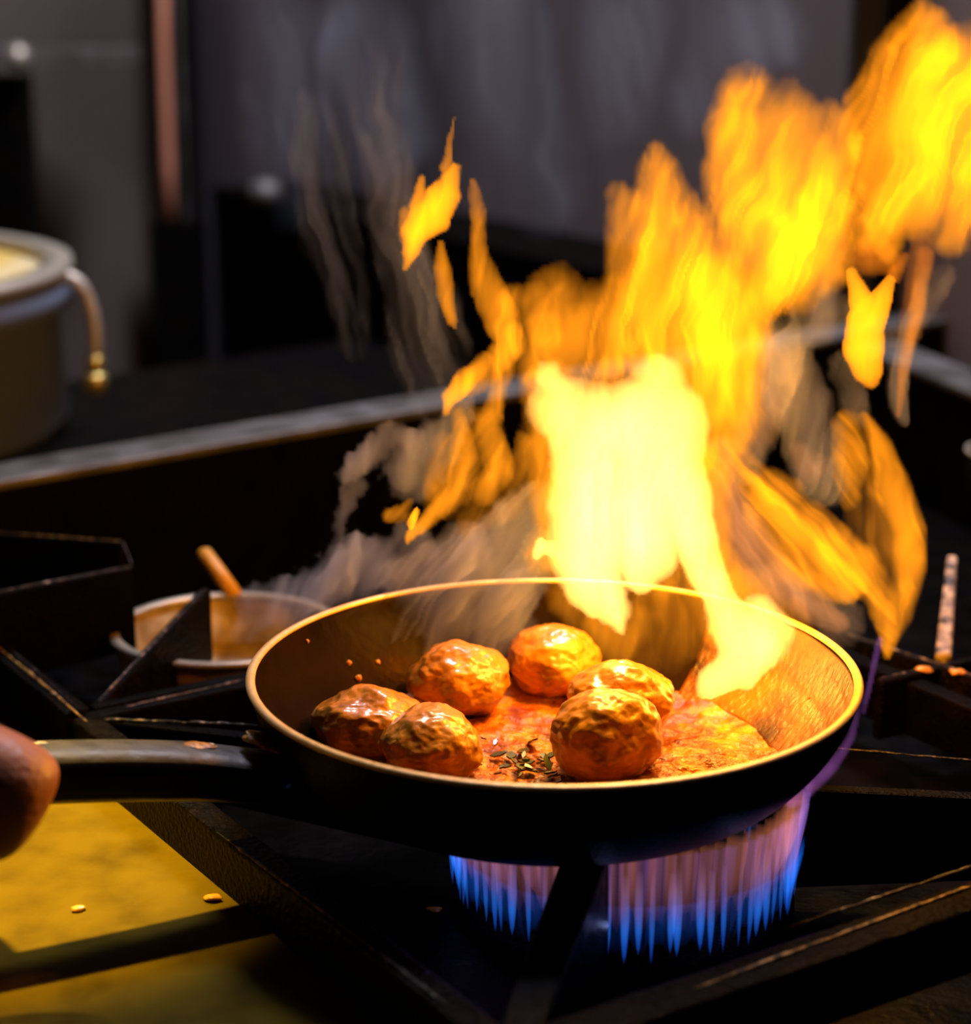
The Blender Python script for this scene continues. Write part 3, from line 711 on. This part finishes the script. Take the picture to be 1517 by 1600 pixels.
def gas(name, strokes, ypos, m, parent=None, step=4, scale=.0055, warp=10, warp_s=60, streak=.35, lean=.15, seed=1, p=1.0, wave=.010, mode='sum', sfreq=16, slen=130, cut=None):
    """strokes: lists of (x, y, radius, strength); ypos(py) gives the distance plane. Returns a closed mesh."""
    allp = [q for s in strokes for q in s]
    x0 = min(q[0]-q[2] for q in allp)-warp*2; x1 = max(q[0]+q[2] for q in allp)+warp*2; y0 = min(q[1]-q[2] for q in allp)-warp*2; y1 = max(q[1]+q[2] for q in allp)+warp*2
    xs = np.arange(x0, x1+step, step); ys = np.arange(y0, y1+step, step); X, Y = np.meshgrid(xs, ys)
    WX = X+warp*fbm(X/warp_s, Y/(warp_s*1.6), seed)+warp*(.35 if p <= 1.2 else .14)*fbm(X/(warp_s*.3), Y/(warp_s*.55), seed+5)
    WY = Y+warp*1.3*fbm(X/warp_s, Y/(warp_s*1.3), seed+9)
    T = np.zeros_like(X)
    if p > 1.2: strokes = [[(a, b, c*1.16, d) for a, b, c, d in s] for s in strokes]
    for s in strokes:
        f = stroke_field(WX, WY, s, p)
        T = T+f if mode == 'sum' else np.maximum(T, f)
    if streak:
        S = X+lean*Y+40*fbm(X/130, Y/170, seed+3)
        T = T*(1+streak*(1.1*fbm(S/(sfreq*2.4), Y/(slen*1.3), seed+21, 2)+.6*fbm(S/sfreq, Y/slen, seed+22, 3)))
        rd_ = 1-np.abs(fbm(S/(sfreq*2.2), Y/(slen*1.6), seed+23, 3))*2.2
        T = T*(1+streak*1.1*(np.maximum(rd_, 0)**3-.35))
    if cut is not None: T = T*cut(X, Y)
    T = np.where(T < .02, 0, T)
    W = fbm(X/160, Y/220, seed+31)*wave
    ny, nx = X.shape; idf = -np.ones((ny, nx), int); idb = -np.ones((ny, nx), int); verts = []
    act = (T[:-1, :-1] > 0)|(T[1:, :-1] > 0)|(T[:-1, 1:] > 0)|(T[1:, 1:] > 0)
    faces = []
    def vid(j, i):
        if idf[j, i] >= 0: return
        px, py = X[j, i], Y[j, i]; yc = ypos(py)+W[j, i]; c = at_y(px, py, yc); h = T[j, i]*scale/2
        idf[j, i] = len(verts); verts.append((c.x, c.y-h, c.z))
        if h > 0: idb[j, i] = len(verts); verts.append((c.x, c.y+h, c.z))
        else: idb[j, i] = idf[j, i]
    for j, i in zip(*np.nonzero(act)):
        j = int(j); i = int(i)
        for q in ((j, i), (j, i+1), (j+1, i), (j+1, i+1)): vid(*q)
        f = [idf[j, i], idf[j+1, i], idf[j+1, i+1], idf[j, i+1]]; b = [idb[j, i], idb[j, i+1], idb[j+1, i+1], idb[j+1, i]]
        shared = [idf[q] == idb[q] for q in ((j, i), (j+1, i), (j+1, i+1), (j, i+1))]
        if not any(shared): faces += [f, b]; continue
        # split along the diagonal that keeps front and back apart; leave out pieces of no thickness
        d0 = shared[0] and shared[2]
        tri = ((0, 1, 2), (0, 2, 3)) if not d0 else ((0, 1, 3), (1, 2, 3))
        fb = [b[0], b[3], b[2], b[1]]
        for t in tri:
            if all(shared[k] for k in t): continue
            faces.append([f[k] for k in t]); faces.append([fb[k] for k in t[::-1]])
    out = [[int(k) for k in f] for f in faces]
    me = bpy.data.meshes.new(name); me.from_pydata(verts, [], out); me.validate(); me.update()
    o = link(name, me, m, parent, True); return o

FIRE = (1.0, .30, .012); K = 150.0
M['fire'] = fire_mat('orange_fire', FIRE, K*.86, 110)
M['fire_core'] = fire_mat('yellow_fire', (1.0, .50, .095), K)
M['fire_deep'] = fire_mat('deep_orange_fire', (1.0, .24, .012), K, 120)
flat = lambda y: (lambda py: y)

# 1 the big blaze over the pan
blaze = empty('flame', (.06, .07, .02)); tag(blaze, 'huge yellow-white flame rising from the back of the pan', 'flame')
def blaze_part(name, *a, **k):
    o = gas(name, *a, **k); sub_world(o, blaze); return o
bpy.context.view_layer.update()
core = [
    [(856, 590, 26, 2), (893, 650, 50, 4), (925, 730, 72, 6), (935, 800, 84, 6.5), (925, 860, 74, 6), (930, 905, 50, 5.5), (962, 955, 28, 5), (970, 984, 12, 3)],
    [(880, 640, 60, 3.5), (950, 680, 70, 5), (1030, 660, 80, 5)],
    [(1030, 610, 54, 2.5), (1022, 690, 84, 6), (1005, 780, 96, 6.5), (1000, 860, 62, 6), (1000, 905, 30, 4)],
    [(1040, 700, 60, 5), (1068, 800, 52, 6), (1096, 870, 36, 6), (1122, 930, 26, 6), (1145, 975, 40, 6.5), (1172, 1005, 56, 6.5), (1150, 1045, 38, 6), (1112, 1070, 24, 5), (1102, 1080, 12, 3)],
    [(900, 850, 34, 5), (866, 855, 14, 4), (842, 846, 11, 3), (836, 862, 8, 2.5)],
    [(880, 885, 16, 2.5), (900, 915, 20, 3), (930, 945, 22, 4)],
    [(1185, 955, 30, 3), (1218, 985, 30, 2.2), (1205, 1020, 26, 1.5)],
]
blaze_part('flame_core', core, lambda py: .072-.02*max(0, (py-930)/150), M['fire_core'], step=4, p=1.0, warp=11, streak=.22, seed=4, mode='max', wave=.008)
upper = [
    [(1085, 640, 90, 2.0), (1085, 520, 92, 3.4), (1062, 420, 70, 3.4), (1045, 330, 52, 2.2), (1035, 265, 34, 1.0), (1030, 232, 16, .4)],
    [(1150, 650, 48, 1.4), (1150, 540, 62, 1.9), (1120, 440, 50, 1.6)],
    [(985, 560, 50, 1.0), (1000, 440, 52, 1.3), (990, 330, 36, .9), (968, 300, 20, .4)],
    [(850, 560, 46, .9), (900, 500, 62, 1.0), (870, 450, 40, .6)],
    [(940, 560, 70, 1.1), (980, 480, 60, 1.1)],
    [(1080, 740, 60, 2.6), (1095, 850, 40, 2.0)],
    [(1040, 920, 70, .9), (1055, 980, 60, .6), (1010, 1010, 60, .35)],
    [(1100, 880, 40, 1.8), (1150, 950, 60, 1.4), (1215, 1000, 54, 1.0), (1180, 1050, 40, .6)],
    [(862, 610, 46, 1.6), (880, 720, 60, 1.5), (872, 830, 44, 1.4), (856, 862, 40, 1.2)],
    [(890, 930, 40, 1.0), (965, 985, 50, .9)],
]
blaze_part('flame_body', upper, lambda py: .078-.02*max(0, (py-930)/150), M['fire'], step=4, p=1.35, warp=16, streak=.62, seed=8, lean=.25)
# 2 middle upper flame
f2 = gas('flame', [
    [(1130, 470, 40, .8), (1170, 440, 70, 2.0), (1220, 380, 92, 3.4), (1212, 290, 104, 3.2), (1195, 210, 84, 2.6), (1175, 160, 56, 1.5), (1160, 118, 26, .4)],
    [(1290, 330, 46, 2.0), (1262, 400, 64, 3.2), (1240, 450, 46, 1.6)],
    [(1290, 330, 40, 1.6), (1300, 240, 46, 1.4), (1290, 190, 34, .8)],
    [(1330, 220, 16, .7), (1300, 290, 34, 1.4)],
    [(1180, 470, 40, 1.2), (1160, 560, 34, 1.0), (1140, 640, 28, .8)],
], flat(.10), M['fire'], step=4, p=1.35, warp=16, streak=.62, seed=13, lean=.3)
tag(f2, 'broad orange flame above and right of the big blaze', 'flame')
# 3 upper right flame
f3 = gas('flame', [
    [(1345, 370, 30, 1.6), (1370, 300, 66, 3.0), (1400, 200, 78, 3.6), (1440, 110, 80, 3.4), (1440, 50, 44, 1.6), (1432, 22, 16, .4)],
    [(1430, 330, 46, 2.2), (1470, 220, 80, 3.4), (1520, 130, 90, 3.0), (1580, 80, 60, 1.4)],
    [(1490, 370, 34, 1.3), (1530, 270, 70, 2.0), (1580, 160, 70, 1.4)],
    [(1395, 380, 26, 1.6), (1385, 320, 36, 1.6)],
], flat(.10), M['fire'], step=4, p=1.3, warp=14, streak=.62, seed=17, lean=.35)
tag(f3, 'tall yellow flame at the top right corner', 'flame')
f3b = gas('flame', [[(1340, 405, 20, .4), (1360, 400, 36, .55), (1385, 410, 26, .5)], [(1410, 400, 10, .5), (1395, 430, 14, .6)]], flat(.102), M['fire_deep'], step=4, warp=8, seed=23)
tag(f3b, 'dim brownish flame joining the top right flame and the one below', 'flame')
f4 = gas('flame', [
    [(1332, 425, 9, 2.5), (1345, 470, 20, 4.5), (1356, 500, 26, 6)],
    [(1392, 438, 8, 2.5), (1376, 470, 18, 4.5), (1360, 505, 26, 6)],
    [(1352, 500, 30, 6), (1350, 545, 34, 5), (1356, 575, 26, 3.5), (1360, 592, 16, 2)],
], flat(.10), M['fire'], step=3, p=.7, warp=5, streak=.25, seed=29, mode='max', wave=.003)
tag(f4, 'bright forked flame drop hanging below the top right flame', 'flame')
f4b = gas('flame', [[(1445, 400, 14, .4), (1430, 480, 14, .6), (1412, 560, 12, .45), (1402, 650, 6, .2)], [(1440, 380, 20, .3), (1420, 520, 22, .25)]], flat(.11), M['fire_deep'], step=3, warp=6, seed=31)
tag(f4b, 'faint thin flame streak right of the forked drop', 'flame')
# 4 small flames at left
f5 = gas('flame', [
    [(712, 262, 10, 1.4), (700, 300, 24, 3.0), (672, 335, 34, 4.4), (648, 362, 26, 4.0), (640, 392, 16, 2.4), (634, 415, 7, 1.0)],
    [(656, 282, 8, .9), (656, 320, 18, 2.0)],
    [(712, 180, 3, .4), (704, 225, 5, .6), (698, 265, 10, .9)],
    [(632, 330, 12, .7), (636, 370, 16, .8)],
], flat(.06), M['fire'], step=3, p=.85, warp=7, warp_s=34, streak=.25, seed=37, mode='max', wave=.003)
tag(f5, 'bright torn flame floating alone at the upper left', 'flame')
f6 = gas('flame', [[(690, 382, 6, .7), (690, 420, 15, 1.2), (695, 460, 16, 1.0), (706, 500, 10, .9), (711, 510, 4, .5)]], flat(.062), M['fire'], step=3, warp=4, seed=41, wave=.003)
tag(f6, 'small orange flame sliver under the floating flame', 'flame')
f7 = gas('flame', [
    [(738, 285, 8, .5), (744, 340, 14, .6), (746, 400, 18, .8), (762, 450, 26, 1.1), (785, 500, 30, 1.2), (800, 535, 26, 1.3), (770, 570, 24, 1.0), (735, 600, 20, 1.0)],
    [(762, 560, 14, .8), (728, 590, 20, 2.0), (706, 618, 16, 2.4), (697, 640, 7, 1.0)],
    [(800, 520, 20, .9), (780, 600, 16, .9), (764, 660, 20, 1.0), (778, 730, 28, .9), (760, 770, 24, .7)],
    [(800, 470, 30, .6), (830, 470, 36, .7), (850, 520, 30, .6)],
], flat(.07), M['fire'], step=3, p=1.0, warp=9, warp_s=46, streak=.55, seed=43)
tag(f7, 'thin forked orange flame left of the big blaze', 'flame')
f8 = gas('flame', [
    [(720, 650, 14, .5), (725, 720, 26, .9), (715, 770, 22, 1.0), (680, 800, 16, 1.3), (648, 832, 10, 1.6), (640, 845, 5, .8)],
    [(760, 660, 30, .4), (740, 740, 50, .55), (700, 770, 44, .45)],
    [(608, 800, 14, .8), (628, 798, 16, .9), (640, 780, 8, .5)],
    [(652, 796, 5, 4), (645, 814, 7, 5)],
    [(820, 690, 16, .35), (800, 780, 30, .4), (730, 820, 24, .35)],
    [(690, 690, 20, .3), (680, 760, 26, .35)],
], flat(.078), M['fire'], step=3, p=1.0, warp=9, warp_s=40, streak=.6, seed=47, lean=.6)
tag(f8, 'low orange flame licking down to the left over the smoke', 'flame')
# 5 curling flames at right
f9 = gas('flame', [
    [(1128, 660, 10, .5), (1160, 715, 18, .9), (1195, 780, 34, 1.3), (1245, 815, 44, 1.7), (1300, 850, 40, 2.2), (1345, 885, 38, 2.0), (1378, 930, 26, 1.6), (1388, 985, 14, 1.1), (1386, 1022, 6, .5)],
    [(1195, 790, 34, 1.0), (1235, 880, 36, 1.3), (1290, 905, 26, 1.2), (1330, 915, 20, .9)],
    [(1205, 760, 30, 1.0), (1245, 765, 20, .8)],
    [(1318, 668, 24, 1.0), (1326, 720, 26, 1.1), (1332, 770, 20, .6)],
    [(1300, 860, 34, .9), (1330, 900, 30, 1.0)],
], flat(.085), M['fire'], step=3, p=1.25, warp=13, warp_s=60, streak=.75, seed=53, lean=-.9)
tag(f9, 'curling orange flame sweeping over the right rim of the pan', 'flame')
f10 = gas('flame', [
    [(1352, 655, 8, .5), (1378, 700, 20, 1.1), (1398, 770, 28, 1.2), (1420, 830, 24, 1.3), (1420, 890, 24, 1.3), (1402, 960, 20, 1.2), (1388, 1020, 8, .8)],
    [(1340, 720, 36, .5), (1360, 800, 44, .45), (1390, 860, 40, .5)],
], flat(.095), M['fire'], step=3, p=1.25, warp=8, streak=.65, seed=59, lean=-.2)
tag(f10, 'outermost orange flame bulging at the right of the pan', 'flame')
M['fire_pale'] = fire_mat('salmon_fire', (1.0, .33, .09), K)
f11 = gas('flame', [
    [(1120, 700, 24, .5), (1140, 800, 46, .75), (1185, 890, 52, .75), (1250, 935, 34, .6), (1310, 975, 16, .3)],
    [(1205, 560, 30, .2), (1190, 640, 44, .28), (1160, 700, 40, .3)],
    [(1270, 730, 30, .25), (1250, 700, 20, .2)],
], flat(.082), M['fire_pale'], step=4, p=1.0, warp=12, streak=.35, seed=61, lean=-.6)
tag(f11, 'pale salmon veil of flame between the blaze and the right curls', 'flame')
M['fire_violet'] = fire_mat('violet_fire', (.34, .10, .42), K)
f12 = gas('flame', [[(1345, 1090, 5, .12), (1330, 1150, 8, .25), (1300, 1195, 11, .5), (1262, 1235, 14, .6), (1240, 1255, 12, .5)], [(1375, 1000, 6, .3), (1362, 1060, 6, .25), (1350, 1110, 5, .15)]],
          lambda py: .0-.03*max(0, min(1, (py-1100)/150)), M['fire_violet'], step=3, warp=4, seed=67, wave=.002, scale=.0055)
tag(f12, 'thin violet flame creeping up the right outside of the pan', 'flame')

# lights inside the flames: each lamp sits in the fire that shines
def fire_light(px, py, y, power, col=(1.0, .44, .05)):
    l = bpy.data.lights.new('fire_light', 'POINT'); l.energy = power; l.color = col; l.shadow_soft_size = 0.0
    o = bpy.data.objects.new('fire_light', l); COL.objects.link(o); o.location = at_y(px, py, y); return o
PWR = 1.0
for px, py, y, pw in ((930, 700, .07, .40), (1010, 620, .07, .50), (960, 820, .07, .22), (1040, 860, .07, .18), (1150, 1000, .05, .16), (1085, 480, .08, .6), (1050, 350, .08, .5),
                      (1220, 380, .10, .7), (1210, 250, .10, .7), (1400, 220, .10, .7), (1460, 120, .10, .8), (1355, 530, .10, .25), (1310, 860, .09, .2), (1410, 850, .095, .15), (770, 520, .07, .12), (665, 345, .06, .12)):
    fire_light(px, py, y, pw*PWR)
for k in range(6):
    a = k*math.pi/3+.4
    l = bpy.data.lights.new('gas_light', 'POINT'); l.energy = .0015; l.color = (.35, .42, 1.0); l.shadow_soft_size = 0
    o = bpy.data.objects.new('gas_light', l); COL.objects.link(o); o.location = (BC.x+.079*math.cos(a), BC.y+.079*math.sin(a), -.035)

# smoke
SC = .030
M['smoke'] = smoke_mat('grey_smoke', (.62, .76, .95), 27.0, .2)
M['smoke_dim'] = smoke_mat('violet_grey_smoke', (.42, .55, .80), 13.0, .2)
M['smoke_thin'] = smoke_mat('thin_smoke', (.62, .76, 1.0), 3.4, .2)
s1 = gas('smoke', [
    [(640, 1000, 40, .5), (700, 940, 60, .9), (760, 890, 60, 1.0), (800, 820, 50, .7), (830, 770, 36, .4)],
    [(620, 960, 40, .5), (650, 900, 50, .9), (720, 860, 50, .7)],
    [(760, 990, 50, .4), (800, 930, 50, .6), (840, 860, 40, .5)],
    [(700, 1010, 50, .35), (780, 1000, 60, .3)],
], flat(.115), M['smoke'], step=4, scale=SC, warp=26, warp_s=60, streak=.75, seed=71, lean=.7, sfreq=13, slen=90)
tag(s1, 'pinkish smoke rising over the back rim above the meatballs', 'smoke', kind='stuff')
s2 = gas('smoke', [
    [(400, 960, 40, .4), (470, 930, 50, .7), (560, 890, 50, .8), (640, 860, 40, .5)],
    [(480, 1000, 40, .4), (520, 940, 40, .6), (580, 860, 36, .5)],
], flat(.14), M['smoke'], step=4, scale=SC, warp=24, warp_s=46, streak=.7, seed=73, lean=.5, sfreq=14, slen=60)
tag(s2, 'grey smoke drifting over the left back rim of the pan', 'smoke', kind='stuff')
s3 = gas('smoke', [
    [(545, 740, 16, .5), (580, 700, 30, .9), (610, 670, 24, .6), (640, 690, 30, .7), (620, 740, 30, .5)],
    [(640, 760, 40, .4), (680, 700, 44, .4), (720, 650, 30, .3)],
    [(520, 880, 12, .2), (540, 800, 12, .3), (560, 760, 16, .3)],
], flat(.13), M['smoke'], step=4, scale=SC, warp=22, warp_s=38, streak=.5, seed=79, lean=.3)
tag(s3, 'curled puff of grey smoke in front of the back rail', 'smoke', kind='stuff')
s4 = gas('smoke', [
    [(680, 620, 40, .4), (660, 540, 44, .7), (640, 440, 46, .6), (610, 330, 50, .5), (600, 220, 50, .35), (590, 100, 60, .25)],
    [(560, 560, 24, .15), (540, 440, 40, .3), (500, 330, 50, .4), (480, 200, 60, .3)],
    [(720, 600, 30, .2), (700, 520, 30, .35), (650, 400, 30, .3)],
], flat(.17), M['smoke_thin'], step=5, scale=SC*1.6, warp=24, warp_s=90, streak=1.2, seed=83, lean=-.22, sfreq=11, slen=220)
tag(s4, 'thin grey smoke column rising past the floating flame', 'smoke', kind='stuff')
s5 = gas('smoke', [
    [(1290, 760, 40, .8), (1270, 700, 44, .9), (1250, 620, 50, .9), (1230, 540, 46, .7), (1290, 480, 40, .4)],
    [(1170, 720, 40, .5), (1190, 640, 40, .6), (1220, 540, 44, .6)],
    [(1330, 640, 24, .5), (1320, 560, 26, .5), (1420, 520, 20, .4), (1470, 430, 30, .4)],
    [(1400, 640, 16, .6), (1410, 560, 22, .6), (1440, 470, 26, .4)],
], flat(.145), M['smoke_dim'], step=4, scale=SC, warp=18, warp_s=60, streak=.9, seed=89, lean=.25, sfreq=14, slen=150)
tag(s5, 'pinkish grey smoke between the blaze and the right flames', 'smoke', kind='stuff')
s6 = gas('smoke', [
    [(1290, 1010, 30, .4), (1330, 970, 34, .5), (1260, 930, 34, .5), (1200, 900, 30, .3)],
], flat(.12), M['smoke_dim'], step=4, scale=SC, warp=16, warp_s=40, streak=.6, seed=97, lean=-1)
tag(s6, 'brown smoke wisp behind the right rim of the pan', 'smoke', kind='stuff')
s7 = gas('smoke', [
    [(450, 60, 90, .3), (440, 200, 80, .3), (460, 300, 60, .2)],
    [(560, 40, 90, .5), (620, 200, 80, .4)],
    [(760, 30, 100, .5), (800, 160, 80, .4), (860, 300, 70, .3)],
    [(980, 30, 90, .5), (960, 160, 70, .35)],
    [(1180, 60, 90, .5), (1100, 160, 60, .35)],
], flat(.75), M['smoke_thin'], step=7, scale=SC*2.5, warp=30, warp_s=120, streak=.9, seed=101, lean=-.15, sfreq=24, slen=260)
tag(s7, 'faint veil of smoke across the steel wall', 'smoke', kind='stuff')
